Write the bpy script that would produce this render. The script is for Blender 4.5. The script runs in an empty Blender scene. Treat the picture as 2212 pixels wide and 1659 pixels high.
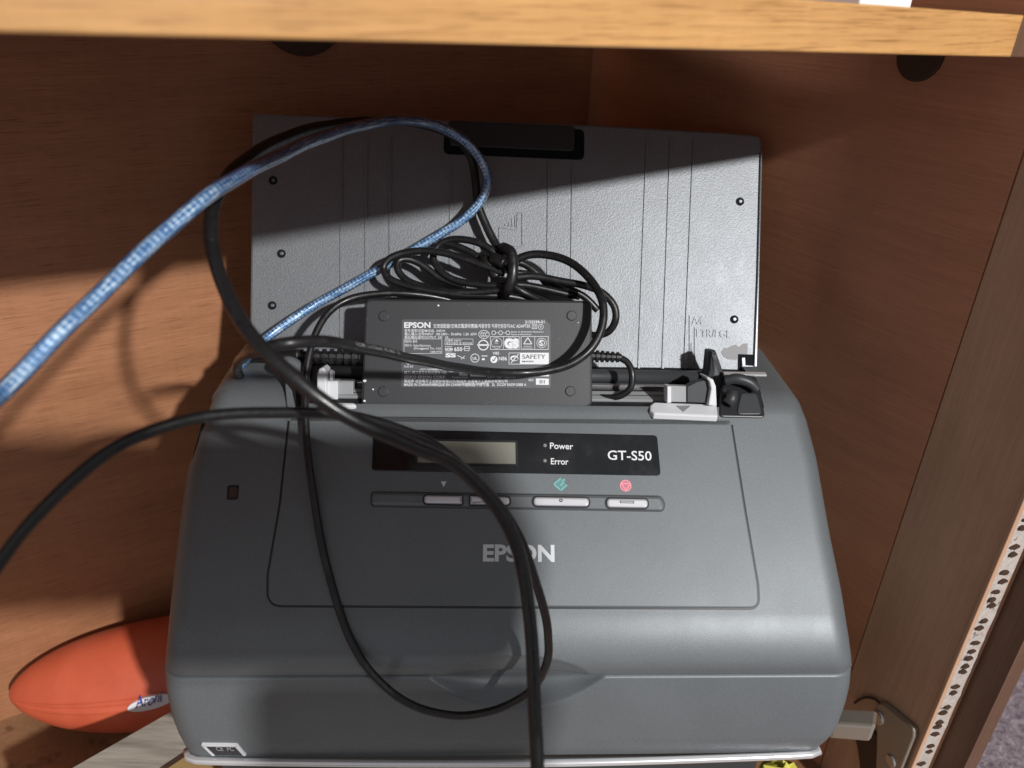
import bpy, math, random
from mathutils import Vector as V, Matrix
random.seed(7)
sc = bpy.context.scene
COL = sc.collection

# ------------------------------------------------------------------ camera, world, lamps, exposure
HC = 0.4225                      # camera height above the cabinet floor (metres)
PITCH, ROLL = math.radians(28), math.radians(1.8)
CAM = V((0, 0, HC))
FWD = V((0, math.cos(PITCH), -math.sin(PITCH)))
r0, u0 = V((1, 0, 0)), V((0, math.sin(PITCH), math.cos(PITCH)))
RGT = r0 * math.cos(ROLL) + u0 * math.sin(ROLL)
UPV = -r0 * math.sin(ROLL) + u0 * math.cos(ROLL)
cd = bpy.data.cameras.new('camera'); cam = bpy.data.objects.new('camera', cd); COL.objects.link(cam)
cam.matrix_world = Matrix(((RGT.x, UPV.x, -FWD.x, 0), (RGT.y, UPV.y, -FWD.y, 0), (RGT.z, UPV.z, -FWD.z, HC), (0, 0, 0, 1)))
FPX = 1661.0
cd.sensor_width = 36; cd.lens = 36 * FPX / 2212
cd.clip_start = 0.005; cd.clip_end = 60
cd.dof.use_dof = True; cd.dof.focus_distance = 0.345; cd.dof.aperture_fstop = 11.0
sc.camera = cam

world = bpy.data.worlds.new('World'); sc.world = world; world.use_nodes = True
bg = world.node_tree.nodes['Background']; bg.inputs[0].default_value = (0.90, 0.90, 0.93, 1); bg.inputs[1].default_value = 0.40

LAMP = V((0.89, -1.115, 1.186))  # ceiling lamp of the room, behind and to the right of the viewer
def spot(name, energy, target, size, blend, radius, color=(1, 0.97, 0.93)):
    l = bpy.data.lights.new(name, 'SPOT'); l.energy = energy; l.spot_size = math.radians(size); l.spot_blend = blend
    l.shadow_soft_size = radius; l.color = color
    o = bpy.data.objects.new(name, l); COL.objects.link(o); o.location = LAMP
    o.rotation_euler = (V(target) - LAMP).to_track_quat('-Z', 'Y').to_euler()
    return o
spot('room_lamp', 168, (0.0, 0.3, 0.2), 60, 0.5, 0.034, (1, 0.985, 0.96))

vs = sc.view_settings; vs.view_transform = 'Standard'; vs.look = 'None'; vs.exposure = 0; vs.gamma = 1
sc.render.engine = 'CYCLES'
try: sc.cycles.use_denoising = True
except Exception: pass

# ------------------------------------------------------------------ geometry helpers
Zv = V((0, 0, 1))
def ray(x, y): return FWD + RGT * ((x - 1106) / FPX) - UPV * ((y - 829.5) / FPX)
def dep(x, y, d): return CAM + ray(x, y) * d
YA = math.radians(2.6)
SX = V((math.cos(YA), math.sin(YA), 0)); SY = V((-math.sin(YA), math.cos(YA), 0))
class Fr:                       # a real plane: point, in-plane axes U (across) and W (up), normal N towards the room
    def __init__(s, P, U, W):
        s.P, s.U, s.W = P, U.normalized(), W.normalized(); s.N = s.U.cross(s.W).normalized()
    def uv(s, x, y, h=0):
        d = ray(x, y); q = s.P + s.N * h
        p = CAM + d * ((q - CAM).dot(s.N) / d.dot(s.N)) - s.P
        return (p.dot(s.U), p.dot(s.W))
    def at(s, uv, h=0): return s.P + s.U * uv[0] + s.W * uv[1] + s.N * h
    def __call__(s, x, y, h=0): return s.at(s.uv(x, y, h), h)
def leaning(P, deg):            # plane leaning back, deg from horizontal, square to the scanner
    a = math.radians(deg); return Fr(P, SX, SY * math.cos(a) + Zv * math.sin(a))

ROOTS = {}
def root(name, loc, rz=0, **kw):
    o = bpy.data.objects.new(name, None); COL.objects.link(o); o.location = loc; o.rotation_euler = (0, 0, rz)
    o.empty_display_size = 0.02
    ROOTS[o] = (Matrix.Translation(V(loc)) @ Matrix.Rotation(rz, 4, 'Z')).inverted()
    for k, v in kw.items(): o[k] = v
    return o
def ob(name, vf, m, parent=None, smooth=False, **kw):
    vs_, fs = vf
    if parent is not None: M = ROOTS[parent]; vs_ = [M @ V(v) for v in vs_]
    me = bpy.data.meshes.new(name); me.from_pydata([tuple(v) for v in vs_], [], fs); me.validate(); me.update()
    o = bpy.data.objects.new(name, me); COL.objects.link(o)
    me.materials.append(m)
    if smooth: me.shade_smooth() if smooth is True else me.shade_smooth()
    if parent is not None: o.parent = parent; ROOTS[o] = ROOTS[parent]
    for k, v in kw.items(): o[k] = v
    return o
def merge(*parts):
    vs_, fs = [], []
    for a, b in parts:
        n = len(vs_); vs_ += list(a); fs += [tuple(i + n for i in f) for f in b]
    return vs_, fs
def area2(p): return sum(p[i][0] * p[(i + 1) % len(p)][1] - p[(i + 1) % len(p)][0] * p[i][1] for i in range(len(p)))
def inset(p, d):
    n = len(p); out = []
    for i in range(n):
        a, b, c = V(p[i - 1]), V(p[i]), V(p[(i + 1) % n])
        e1, e2 = (b - a), (c - b)
        if e1.length < 1e-9 or e2.length < 1e-9: out.append(tuple(b)); continue
        e1.normalize(); e2.normalize()
        n1, n2 = V((-e1.y, e1.x)), V((-e2.y, e2.x)); m = n1 + n2
        if m.length < 1e-6: m = n1
        m.normalize(); k = d / max(0.4, m.dot(n1)); q = b + m * k; out.append((q.x, q.y))
    return out
def rnd(pts, r, seg=5):         # round the corners of a 2-D polygon; r one radius or one per corner
    n = len(pts); out = []
    for i in range(n):
        ri = r[i] if isinstance(r, (list, tuple)) else r
        a, b, c = V(pts[i - 1]), V(pts[i]), V(pts[(i + 1) % n])
        d1, d2 = (a - b), (c - b); l = min(d1.length, d2.length) * 0.49; d1.normalize(); d2.normalize()
        if ri <= 0: out.append(tuple(b)); continue
        ang = d1.angle(d2); t = min(ri / max(math.tan(ang / 2), 1e-3), l)
        p1, p2 = b + d1 * t, b + d2 * t
        for k in range(seg + 1):
            s = k / seg; q = p1 * (1 - s) ** 2 + b * 2 * s * (1 - s) + p2 * s * s; out.append((q.x, q.y))
    return out
def plate(fr, uv, h0, h1, bev=0.0, cap_back=False):
    uv = list(uv)
    if area2(uv) < 0: uv.reverse()
    n = len(uv); rings = [(uv, h0)]
    if bev > 0:
        rings += [(uv, h1 - bev), (inset(uv, bev * 0.3), h1 - bev * 0.3), (inset(uv, bev), h1)]
    else: rings += [(uv, h1)]
    vs_ = [fr.at(p, h) for ring, h in rings for p in ring]; fs = []
    for k in range(len(rings) - 1):
        for i in range(n):
            j = (i + 1) % n; fs.append((k * n + i, k * n + j, (k + 1) * n + j, (k + 1) * n + i))
    fs.append(tuple(range((len(rings) - 1) * n, len(rings) * n)))
    if cap_back: fs.append(tuple(reversed(range(n))))
    return vs_, fs
def pxs(fr, pts, h=0): return [fr.uv(x, y, h) for x, y in pts]
def box(P, U, W, N, u, w, n):   # box from corner P
    c = [P + U * (u * a) + W * (w * b) + N * (n * d) for d in (0, 1) for b in (0, 1) for a in (0, 1)]
    return c, [(0, 2, 3, 1), (4, 5, 7, 6), (0, 1, 5, 4), (2, 6, 7, 3), (0, 4, 6, 2), (1, 3, 7, 5)]
def bbox(P, U, W, N, u, w, n, b=0.001):   # bevelled box
    fr = Fr(P, U, W); a = plate(fr, rnd([(0, 0), (u, 0), (u, w), (0, w)], b, 2), 0, n, b, True); return a
def circ(c, r, n=20, ry=None): return [(c[0] + r * math.cos(2 * math.pi * i / n), c[1] + (ry or r) * math.sin(2 * math.pi * i / n)) for i in range(n)]
def ringm(fr, outer, inner, h0, h1):
    if area2(outer) < 0: outer = outer[::-1]
    if area2(inner) < 0: inner = inner[::-1]
    n = len(outer); vs_ = [fr.at(p, h) for p, h in [(p, h0) for p in outer] + [(p, h1) for p in outer] + [(p, h1) for p in inner] + [(p, h0) for p in inner]]
    fs = []
    for k in range(3):
        for i in range(n):
            j = (i + 1) % n; fs.append((k * n + i, k * n + j, (k + 1) * n + j, (k + 1) * n + i))
    return vs_, fs
def outline(fr, uv, w, h0, h1):
    if area2(uv) < 0: uv = uv[::-1]
    return ringm(fr, uv, inset(uv, w), h0, h1)
def strip(fr, a, b, w, h0, h1):  # straight bar on a plane between two plane points
    a, b = V(a), V(b); d = (b - a).normalized(); n = V((-d.y, d.x)) * (w / 2)
    return plate(fr, [tuple(a - n), tuple(b - n), tuple(b + n), tuple(a + n)], h0, h1)
def spline(pts, per=14):
    P = [pts[0] * 2 - pts[1]] + list(pts) + [pts[-1] * 2 - pts[-2]]; out = []
    for i in range(1, len(P) - 2):
        a, b, c, d = P[i - 1], P[i], P[i + 1], P[i + 2]
        t0 = 0; t1 = t0 + max((b - a).length, 1e-6) ** .5; t2 = t1 + max((c - b).length, 1e-6) ** .5; t3 = t2 + max((d - c).length, 1e-6) ** .5
        for k in range(per):
            t = t1 + (t2 - t1) * k / per
            A1 = a * ((t1 - t) / (t1 - t0)) + b * ((t - t0) / (t1 - t0)); A2 = b * ((t2 - t) / (t2 - t1)) + c * ((t - t1) / (t2 - t1)); A3 = c * ((t3 - t) / (t3 - t2)) + d * ((t - t2) / (t3 - t2))
            B1 = A1 * ((t2 - t) / (t2 - t0)) + A2 * ((t - t0) / (t2 - t0)); B2 = A2 * ((t3 - t) / (t3 - t1)) + A3 * ((t - t1) / (t3 - t1))
            out.append(B1 * ((t2 - t) / (t2 - t1)) + B2 * ((t - t1) / (t2 - t1)))
    out.append(P[-2]); return out
def frames(path):
    T = [(path[min(i + 1, len(path) - 1)] - path[max(i - 1, 0)]).normalized() for i in range(len(path))]
    n = T[0].orthogonal().normalized(); out = []
    for t in T:
        n = (n - t * n.dot(t)).normalized(); out.append((t, n, t.cross(n)))
    return out
def tube(path, r, seg=12, closed=False, caps=True):
    F = frames(path); vs_, fs = [], []
    for i, (p, (t, a, b)) in enumerate(zip(path, F)):
        ri = r(i / (len(path) - 1)) if callable(r) else r
        for k in range(seg):
            c = 2 * math.pi * k / seg; vs_.append(p + a * (math.cos(c) * ri) + b * (math.sin(c) * ri))
    for i in range(len(path) - 1):
        for k in range(seg):
            l = (k + 1) % seg; fs.append((i * seg + k, i * seg + l, (i + 1) * seg + l, (i + 1) * seg + k))
    if caps: fs.append(tuple(reversed(range(seg)))); fs.append(tuple(range(len(vs_) - seg, len(vs_))))
    return vs_, fs
def cable(name, pts, r, m, parent=None, seg=12, per=14, **kw):
    path = spline([dep(*p) for p in pts], per)
    cum = [0.0]
    for p_, q_ in zip(path, path[1:]): cum.append(cum[-1] + (q_ - p_).length)
    wob = random.uniform(0, 9)           # hand-laid cables are never perfectly smooth
    path = [p_ + V((math.sin(wob + c_ * 160) * .00012, math.sin(wob * 2 + c_ * 95) * .00016, math.sin(wob * 3 + c_ * 210) * .0001)) for p_, c_ in zip(path, cum)]
    o = ob(name, tube(path, r, seg), m, parent, True, **kw)
    at = o.data.attributes.new('wind', 'FLOAT_VECTOR', 'POINT')
    for i, d_ in enumerate(at.data): k = min(i // seg, len(cum) - 1); d_.vector = (abs((i % seg) / seg * 2 - 1) * 4, cum[k], 0)
    return o, path

_glyph = {}
def glyphs(text, bold=0.0):
    key = (text, bold)
    if key not in _glyph:
        cu = bpy.data.curves.new('t', 'FONT'); cu.body = text; cu.resolution_u = 3; cu.offset = bold; cu.fill_mode = 'FRONT'
        o = bpy.data.objects.new('t', cu); COL.objects.link(o); bpy.context.view_layer.update()
        me = bpy.data.meshes.new_from_object(o.evaluated_get(bpy.context.evaluated_depsgraph_get()))
        vs_ = [(v.co.x, v.co.y) for v in me.vertices]; fs = [tuple(p.vertices) for p in me.polygons]
        bpy.data.objects.remove(o); bpy.data.curves.remove(cu); bpy.data.meshes.remove(me)
        _glyph[key] = (vs_, fs)
    return _glyph[key]
def text_on(fr, text, x0, x1, ytop, ybase, h, bold=0.0, tilt=0.0, lift=0.0, shear=0.0):
    """printed text: the capitals fill the box from (x0,ybase) to (x1,ytop), rising tilt px at its right end"""
    vs_, fs = glyphs(text, bold)
    if not vs_: return [], []
    if shear: vs_ = [(v[0] + shear * v[1] + .05 * math.sin(v[1] * 9 + v[0] * 3), v[1] + .05 * math.sin(v[0] * 4)) for v in vs_]
    lo, hi = min(v[0] for v in vs_), max(v[0] for v in vs_); base = glyphs('E', bold)[0]; b0, b1 = min(v[1] for v in base), max(v[1] for v in base)
    A, B, Cc = V(fr.uv(x0, ybase, h)), V(fr.uv(x1, ybase - tilt, h)), V(fr.uv(x0, ytop, h))
    U = (B - A); Wd = V((-U.y, U.x)).normalized() * (Cc - A).length
    out = []
    for a, b in vs_:
        q = A + U * ((a - lo) / (hi - lo)) + Wd * ((b - b0) / (b1 - b0)); out.append(fr.at((q.x, q.y), h))
    if lift <= 0: return out, fs
    n = len(out); top = [p + fr.N * lift for p in out]; ed = {}
    for f in fs:
        for i in range(len(f)):
            e = (f[i], f[(i + 1) % len(f)]); ed[e] = 1
    sides = [(a, b, b + n, a + n) for (a, b) in ed if (b, a) not in ed]
    return out + top, [tuple(i + n for i in f) for f in fs] + sides

# ------------------------------------------------------------------ materials
def mat(name, col, rough=0.5, metal=0.0, spec=0.5, coat=0.0):
    m = bpy.data.materials.new(name); m.use_nodes = True; b = m.node_tree.nodes['Principled BSDF']
    b.inputs['Base Color'].default_value = (*col, 1); b.inputs['Roughness'].default_value = rough; b.inputs['Metallic'].default_value = metal
    b.inputs['Specular IOR Level'].default_value = spec; b.inputs['Coat Weight'].default_value = coat
    return m, m.node_tree, b
def nd(t, typ, **kw):
    n = t.nodes.new(typ)
    for k, v in kw.items():
        if k in n.inputs: n.inputs[k].default_value = v
        else: setattr(n, k, v)
    return n
def coords(t, scale=(1, 1, 1), rot=(0, 0, 0)):
    tc = t.nodes.new('ShaderNodeTexCoord'); mp = t.nodes.new('ShaderNodeMapping'); mp.inputs['Scale'].default_value = scale; mp.inputs['Rotation'].default_value = rot
    t.links.new(tc.outputs['Object'], mp.inputs['Vector']); return mp.outputs['Vector']
def noise(t, vec, scale, detail=4, rough=.55):
    n = nd(t, 'ShaderNodeTexNoise', Scale=scale, Detail=detail, Roughness=rough); t.links.new(vec, n.inputs['Vector']); return n.outputs['Fac']
def ramp(t, fac, stops):
    r = t.nodes.new('ShaderNodeValToRGB'); e = r.color_ramp.elements
    while len(e) < len(stops): e.new(0.5)
    for i, (p, c) in enumerate(stops): e[i].position = p; e[i].color = (*c, 1)
    t.links.new(fac, r.inputs[0]); return r.outputs[0]
def bump(t, b, fac, dist, strength=1.0):
    n = nd(t, 'ShaderNodeBump', Strength=strength, Distance=dist); t.links.new(fac, n.inputs['Height']); t.links.new(n.outputs[0], b.inputs['Normal'])
def mixc(t, fac, a, b, mode='MIX'):
    n = t.nodes.new('ShaderNodeMix'); n.data_type = 'RGBA'; n.blend_type = mode
    for s, v in ((0, fac), (6, a), (7, b)):
        if hasattr(v, 'links'): t.links.new(v, n.inputs[s])
        elif isinstance(v, tuple): n.inputs[s].default_value = (*v, 1)
        else: n.inputs[s].default_value = v
    return n.outputs[2]

def wood(name, dark, light, ang, rough=0.45, fine=1.0, spec=.4, pores=.55, up=False):
    S = (lambda a, b: (b, b, a)) if up else (lambda a, b: (a, a, b))      # grain along the board, or upright
    m, t, b = mat(name, light, rough, spec=spec)
    v1 = coords(t, S(14, 900)); v2 = coords(t, S(3, 40)); v3 = coords(t, (1, 1, 1))
    f1 = noise(t, v1, 1.0, 5, .6); f2 = noise(t, v2, 1.6, 6, .6); f3 = noise(t, v3, 9, 3)
    g = mixc(t, .45, f1, f2); c = ramp(t, g, [(.36, dark), (.62, light)])
    c2 = mixc(t, .3, c, ramp(t, f3, [(.35, tuple(x * .75 for x in light)), (.7, tuple(min(1, x * 1.15) for x in light))]))
    v4 = coords(t, (1, 1, 1)); cross = noise(t, coords(t, S(260, 60)), 1.0, 2)
    c3 = mixc(t, .22 * fine, c2, ramp(t, cross, [(.4, dark), (.6, light)]))
    pore = noise(t, coords(t, S(55, 2600)), 1.0, 3, .6)
    c4 = mixc(t, pores, c3, ramp(t, pore, [(.33, tuple(x * .45 for x in dark)), (.45, (1, 1, 1))]), 'MULTIPLY')
    blot = noise(t, coords(t, S(5, 26)), 1.0, 5, .65)
    c5 = mixc(t, .4, c4, ramp(t, blot, [(.32, (.62, .55, .5)), (.6, (1.08, 1.08, 1.06))]), 'MULTIPLY')
    t.links.new(c5, b.inputs['Base Color']); bump(t, b, g, .0004, .5)
    return m
M_BACK = wood('wood_back', (.32, .133, .064), (.45, .212, .108), math.radians(32), .5, .5)
M_SIDE = wood('wood_side', (.44, .195, .105), (.58, .275, .155), math.radians(-58), .5, .4, .4, .2)
M_FLOOR = wood('wood_floor', (.21, .105, .05), (.37, .21, .115), math.radians(30), .45)
M_STILE = wood('wood_stile', (.52, .31, .20), (.64, .40, .27), math.radians(-70), .5, .4, .4, .2, True)
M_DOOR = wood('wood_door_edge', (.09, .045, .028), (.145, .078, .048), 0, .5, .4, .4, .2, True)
M_EDGE = wood('wood_shelf_edge', (.40, .20, .07), (.62, .345, .13), math.radians(31), .4, .3)
def silver(name, col, metal, rough, grain, gs):
    m, t, b = mat(name, col, rough, metal)
    v = coords(t); f = noise(t, v, gs, 2, .5); f2 = noise(t, v, 26, 4); f3 = noise(t, v, 1150, 2, .6); f4 = noise(t, coords(t, (1, 1, .35), (.3, .2, .7)), 60, 5, .7)
    c = ramp(t, f2, [(.3, tuple(x * .92 for x in col)), (.7, tuple(x * 1.06 for x in col))])
    c = mixc(t, .22, c, ramp(t, f, [(.35, tuple(x * .6 for x in col)), (.65, tuple(x * 1.45 for x in col))]))
    dust = ramp(t, f3, [(.70, (0, 0, 0)), (.80, (.30, .30, .29))])
    t.links.new(mixc(t, .45, c, dust, 'ADD'), b.inputs['Base Color'])
    r = nd(t, 'ShaderNodeMapRange'); r.inputs[1].default_value = .3; r.inputs[2].default_value = .75; r.inputs[3].default_value = rough - .015; r.inputs[4].default_value = rough + .035
    t.links.new(f4, r.inputs[0]); t.links.new(r.outputs[0], b.inputs['Roughness'])
    bump(t, b, f, grain, .6); return m
M_SIL = silver('silver_paint', (.142, .156, .166), .25, .46, .00007, 2200)
M_COVER = silver('silver_paint_cover', (.142, .156, .166), .25, .46, .00007, 2200)
M_TRAY = silver('silver_tray', (.215, .228, .245), .45, .49, .00022, 1300)
M_EMB = silver('silver_raised', (.19, .20, .22), .4, .38, .0001, 900)
M_MATTE = mat('matte_black', (.012, .013, .015), .9, spec=.08)[0]
M_WORN = mat('worn_plastic', (.25, .25, .26), .6)[0]
M_BLACK = mat('black_plastic', (.010, .011, .013), .38)[0]
M_DARK = mat('dark_grey_plastic', (.035, .038, .042), .45)[0]
m, t, b = mat('black_gloss_panel', (.006, .007, .009), .16, spec=.6)
f = noise(t, coords(t, (1, 1, .6)), 55, 5, .7); t.links.new(ramp(t, f, [(.35, (.10, .10, .10)), (.7, (.34, .34, .34))]), b.inputs['Roughness']); M_GLOSS = m
M_LCD = mat('lcd_glass', (.23, .23, .19), .2)[0]
M_LED = mat('led_lens', (.22, .23, .22), .25)[0]
M_WHITE = mat('white_print', (.72, .74, .77), .5)[0]
M_LOGO = mat('silver_print', (.66, .68, .71), .35, .2)[0]
M_GREEN = mat('green_print', (.16, .42, .40), .5)[0]
M_GREEN2 = mat('green_fill', (.12, .25, .26), .5)[0]
M_PINK = mat('pink_print', (.85, .30, .36), .5)[0]
M_PINK2 = mat('pink_fill', (.50, .17, .22), .5)[0]
M_BTN = mat('silver_button', (.66, .66, .70), .3, .35)[0]
M_GUIDE = mat('light_grey_plastic', (.66, .67, .70), .45)[0]
M_GUIDE2 = mat('mid_grey_plastic', (.30, .31, .32), .5)[0]
M_CHROME = mat('bright_edge', (.80, .80, .82), .22, .6)[0]
M_STEEL = mat('steel', (.62, .62, .63), .25, .9)[0]
m, t, b = mat('black_rubber', (.011, .011, .012), .36, spec=.5)
v = coords(t); f = noise(t, v, 180, 4, .65); t.links.new(ramp(t, f, [(.35, (.25, .25, .25)), (.7, (.55, .55, .55))]), b.inputs['Roughness'])
t.links.new(ramp(t, noise(t, v, 700, 3), [(.62, (.011, .011, .012)), (.78, (.05, .05, .05))]), b.inputs['Base Color']); M_RUB = m
M_HINGE = mat('nickel_hinge', (.40, .36, .31), .38, .6)[0]
M_HOLE = mat('dark_brown_cap', (.06, .03, .016), .6)[0]
m, t, b = mat('adapter_black', (.028, .030, .034), .5)
v = coords(t); bump(t, b, noise(t, v, 1800, 2), .00008, .7); sp = noise(t, v, 420, 1)
t.links.new(ramp(t, sp, [(.72, (.026, .028, .032)), (.80, (.06, .06, .065))]), b.inputs['Base Color']); M_ADP = m
M_LABEL = mat('grey_label', (.085, .090, .10), .35)[0]
m, t, b = mat('blue_braided_jacket', (.1, .2, .5), .25, 0, .6, 1.0)
at = nd(t, 'ShaderNodeAttribute', attribute_name='wind'); mp = nd(t, 'ShaderNodeMapping'); mp.inputs['Scale'].default_value = (1.5, 75, 1); t.links.new(at.outputs['Vector'], mp.inputs['Vector'])
f1 = noise(t, mp.outputs[0], 1.7, 6, .72)
wv = []
for sx in (1, -1):
    m2 = nd(t, 'ShaderNodeMapping'); m2.inputs['Scale'].default_value = (sx * .25, 520, 1); t.links.new(at.outputs['Vector'], m2.inputs['Vector'])
    sp = t.nodes.new('ShaderNodeSeparateXYZ'); t.links.new(m2.outputs[0], sp.inputs[0]); ad = nd(t, 'ShaderNodeMath', operation='ADD'); t.links.new(sp.outputs[0], ad.inputs[0]); t.links.new(sp.outputs[1], ad.inputs[1])
    sn_ = nd(t, 'ShaderNodeMath', operation='SINE'); mu = nd(t, 'ShaderNodeMath', operation='MULTIPLY'); mu.inputs[1].default_value = 6.283; t.links.new(ad.outputs[0], mu.inputs[0]); t.links.new(mu.outputs[0], sn_.inputs[0]); wv.append(sn_.outputs[0])
mxn = nd(t, 'ShaderNodeMath', operation='MAXIMUM'); t.links.new(wv[0], mxn.inputs[0]); t.links.new(wv[1], mxn.inputs[1])
br = mixc(t, .06, f1, mxn.outputs[0])
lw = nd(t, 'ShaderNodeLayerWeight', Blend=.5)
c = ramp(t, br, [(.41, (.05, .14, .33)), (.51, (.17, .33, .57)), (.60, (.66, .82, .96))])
t.links.new(mixc(t, ramp(t, lw.outputs['Facing'], [(.15, (0, 0, 0)), (.75, (1, 1, 1))]), c, (.014, .035, .12)), b.inputs['Base Color'])  # highlight painted in: pale where it faces the viewer, dark towards the sides
b.inputs['Metallic'].default_value = .25; b.inputs['Coat Roughness'].default_value = .1; bump(t, b, br, .00025, .7); M_BLUE = m
m, t, b = mat('orange_rubber', (.80, .085, .022), .42)
v = coords(t); t.links.new(ramp(t, noise(t, v, 40, 3), [(.3, (.55, .095, .042)), (.7, (.66, .13, .062))]), b.inputs['Base Color']); bump(t, b, noise(t, v, 500, 2), .0001, .5); M_OR = m
M_STICK = mat('white_sticker', (.78, .77, .80), .55)[0]
M_INK = mat('blue_ink', (.05, .05, .28), .5)[0]
M_INKB = mat('dark_ink', (.03, .03, .035), .5)[0]
m, t, b = mat('chipped_board_edge', (.6, .55, .5), .8)
n1 = noise(t, coords(t, (150, 150, 130)), 1.0, 3, .6); n2 = noise(t, coords(t), 420, 3)
pk = ramp(t, n1, [(.62, (.47, .42, .39)), (.66, (.16, .12, .10))])
t.links.new(mixc(t, .25, pk, ramp(t, n2, [(.35, (.22, .19, .165)), (.6, (.50, .455, .42))])), b.inputs['Base Color']); bump(t, b, n2, .0008, .6); M_CHIP = m
m, t, b = mat('carpet_pile', (.3, .25, .28), .95, spec=.1)
v = coords(t); n1 = noise(t, v, 130, 6, .7); t.links.new(ramp(t, n1, [(.35, (.14, .105, .12)), (.65, (.46, .38, .42))]), b.inputs['Base Color']); bump(t, b, n1, .006, 1); M_CARPET = m
m, t, b = mat('grey_plank', (.45, .42, .37), .6)
v = coords(t, (6, 60, 60), (0, 0, math.radians(-35))); n1 = noise(t, v, 3.0, 6, .6); t.links.new(ramp(t, n1, [(.33, (.25, .225, .19)), (.62, (.47, .43, .37))]), b.inputs['Base Color']); bump(t, b, n1, .0006, .6); M_PLANK = m
M_KRAFT = mat('kraft_card', (.42, .28, .12), .7)[0]
M_YEL = mat('yellow_plastic', (.62, .58, .10), .4)[0]
M_WBOX = mat('white_card', (.8, .8, .8), .5)[0]

# ------------------------------------------------------------------ the cabinet and the floor round it
carp = ob('carpet', ([V((-3, -3, -.1)), V((4, -3, -.1)), V((4, 4, -.1)), V((-3, 4, -.1))], [(0, 1, 2, 3)]), M_CARPET, kind='structure', label='purple grey carpet on the room floor beside the cabinet', category='carpet')
A1 = math.radians(32)
D1 = V((math.cos(A1), math.sin(A1), 0)); D2 = V((math.sin(A1), -math.cos(A1), 0)); N1 = D2.copy(); N2 = -D1
K = V((0.0461, 0.5481, 0))
cab = root('wooden_cabinet', K, A1, label='brown wooden cabinet with a shelf across the top of its open compartment', category='cabinet')
ob('back_panel', box(K - D1 * .9, D1, Zv, -N1, .912, .62, .012), M_BACK, cab)
ob('side_panel', box(K, D2, Zv, D1, .282, .62, .016), M_SIDE, cab)
ob('bottom_board', box(K - D1 * .9 - Zv * .1, D1, D2, Zv, .9, .42, .1), M_FLOOR, cab)
# shelf: front edge line through two points of its lower edge
s1, s2 = V((-0.087, 0.140, 0.412)), V((0.178, 0.298, 0.402)); sd = (s2 - s1).normalized()
sn = (N1 - sd * N1.dot(sd)).normalized(); su = sn.cross(sd) * -1
if su.z < 0: su = -su
ob('shelf', box(s1 - sd * .5, sd, su, -sn, .5 + (s2 - s1).length + .012, .0126, .262), M_BACK, cab)
fe = Fr(s1 - sd * .5, sd, su)
ob('shelf_end_shade', plate(fe, [(.5 + (s2 - s1).length - .0095, -.0003), (.5 + (s2 - s1).length + .012, -.0003), (.5 + (s2 - s1).length + .012, .0129), (.5 + (s2 - s1).length - .0095, .0129)], -.0002, .0008, .0004), M_DOOR, cab)  # dark plate that paints in the shade on the shelf's right end
ob('shelf_edge_band', plate(fe, [(0, -.0003), (.5 + (s2 - s1).length - .010, -.0003), (.5 + (s2 - s1).length - .010, .0129), (0, .0129)], -.0002, .001, .0006), M_EDGE, cab)
FW1 = Fr(K, D1, Zv); FW2 = Fr(K, D2, Zv)
c1 = FW1.uv(650, 12); ob('cap', plate(FW1, circ(c1, .0245, 32), 0, .0015, .0005), M_HOLE, cab)
c2 = FW2.uv(1990, 119); ob('cap', plate(FW2, circ(c2, .0105, 28), 0, .0015, .0005), M_HOLE, cab)

# front stile with chipped edge, hinge
A = K + D2 * .282; sdir = V((.3, -.954, 0)); sright = V((.954, .3, 0))
B = A + sdir * .052
ob('front_stile', box(A + D1 * .0005 - sdir * -.0005, sdir, Zv, sright, .052, .62, .0155), M_STILE, cab)
frs = Fr(B, sright, Zv)
ob('edge_band', plate(frs, [(-.0012, 0), (.0012, 0), (.0012, .62), (-.0012, .62)], -.0005, .0012, .0004), M_STILE, cab)
vs_, fs = [], []
for i in range(120):
    z = i * .62 / 119
    for k in range(5): vs_.append(B + sright * (.0014 + .0098 * k / 4 + (random.uniform(-.0004, .0006) if k == 4 else 0)) + Zv * z + sdir * (random.uniform(-.0001, .0003) + .0006))
for i in range(119):
    for k in range(4): fs.append((i * 5 + k, i * 5 + k + 1, i * 5 + k + 6, i * 5 + k + 5))
ob('chipped_edge', (vs_, fs), M_CHIP, cab)
FCH = Fr(B + sdir * .0016, sright, Zv)
for i in range(40):
    for k in range(2 if i % 3 else 3):
        cz = .01 + i * .0142 + k * .0042 + random.uniform(-.001, .001); cx = .0052 + random.uniform(-.0012, .0012)
        ang0 = random.uniform(0, 6)
        poly = [(cx + .0026 * random.uniform(.6, 1.1) * math.cos(ang0 + t_), cz + .0013 * random.uniform(.6, 1.1) * math.sin(ang0 + t_)) for t_ in [j * 2 * math.pi / 8 for j in range(8)]]
        ob('gouge', plate(FCH, poly, -.001, .0002), M_HOLE, cab)
dB = V((.228, .2455, 0))
ob('door', box(dB + V((.001, .004, -.04)), V((.96, .28, 0)), Zv, V((-.28, .96, 0)), .0085, .66, .3), M_DOOR, cab)

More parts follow.
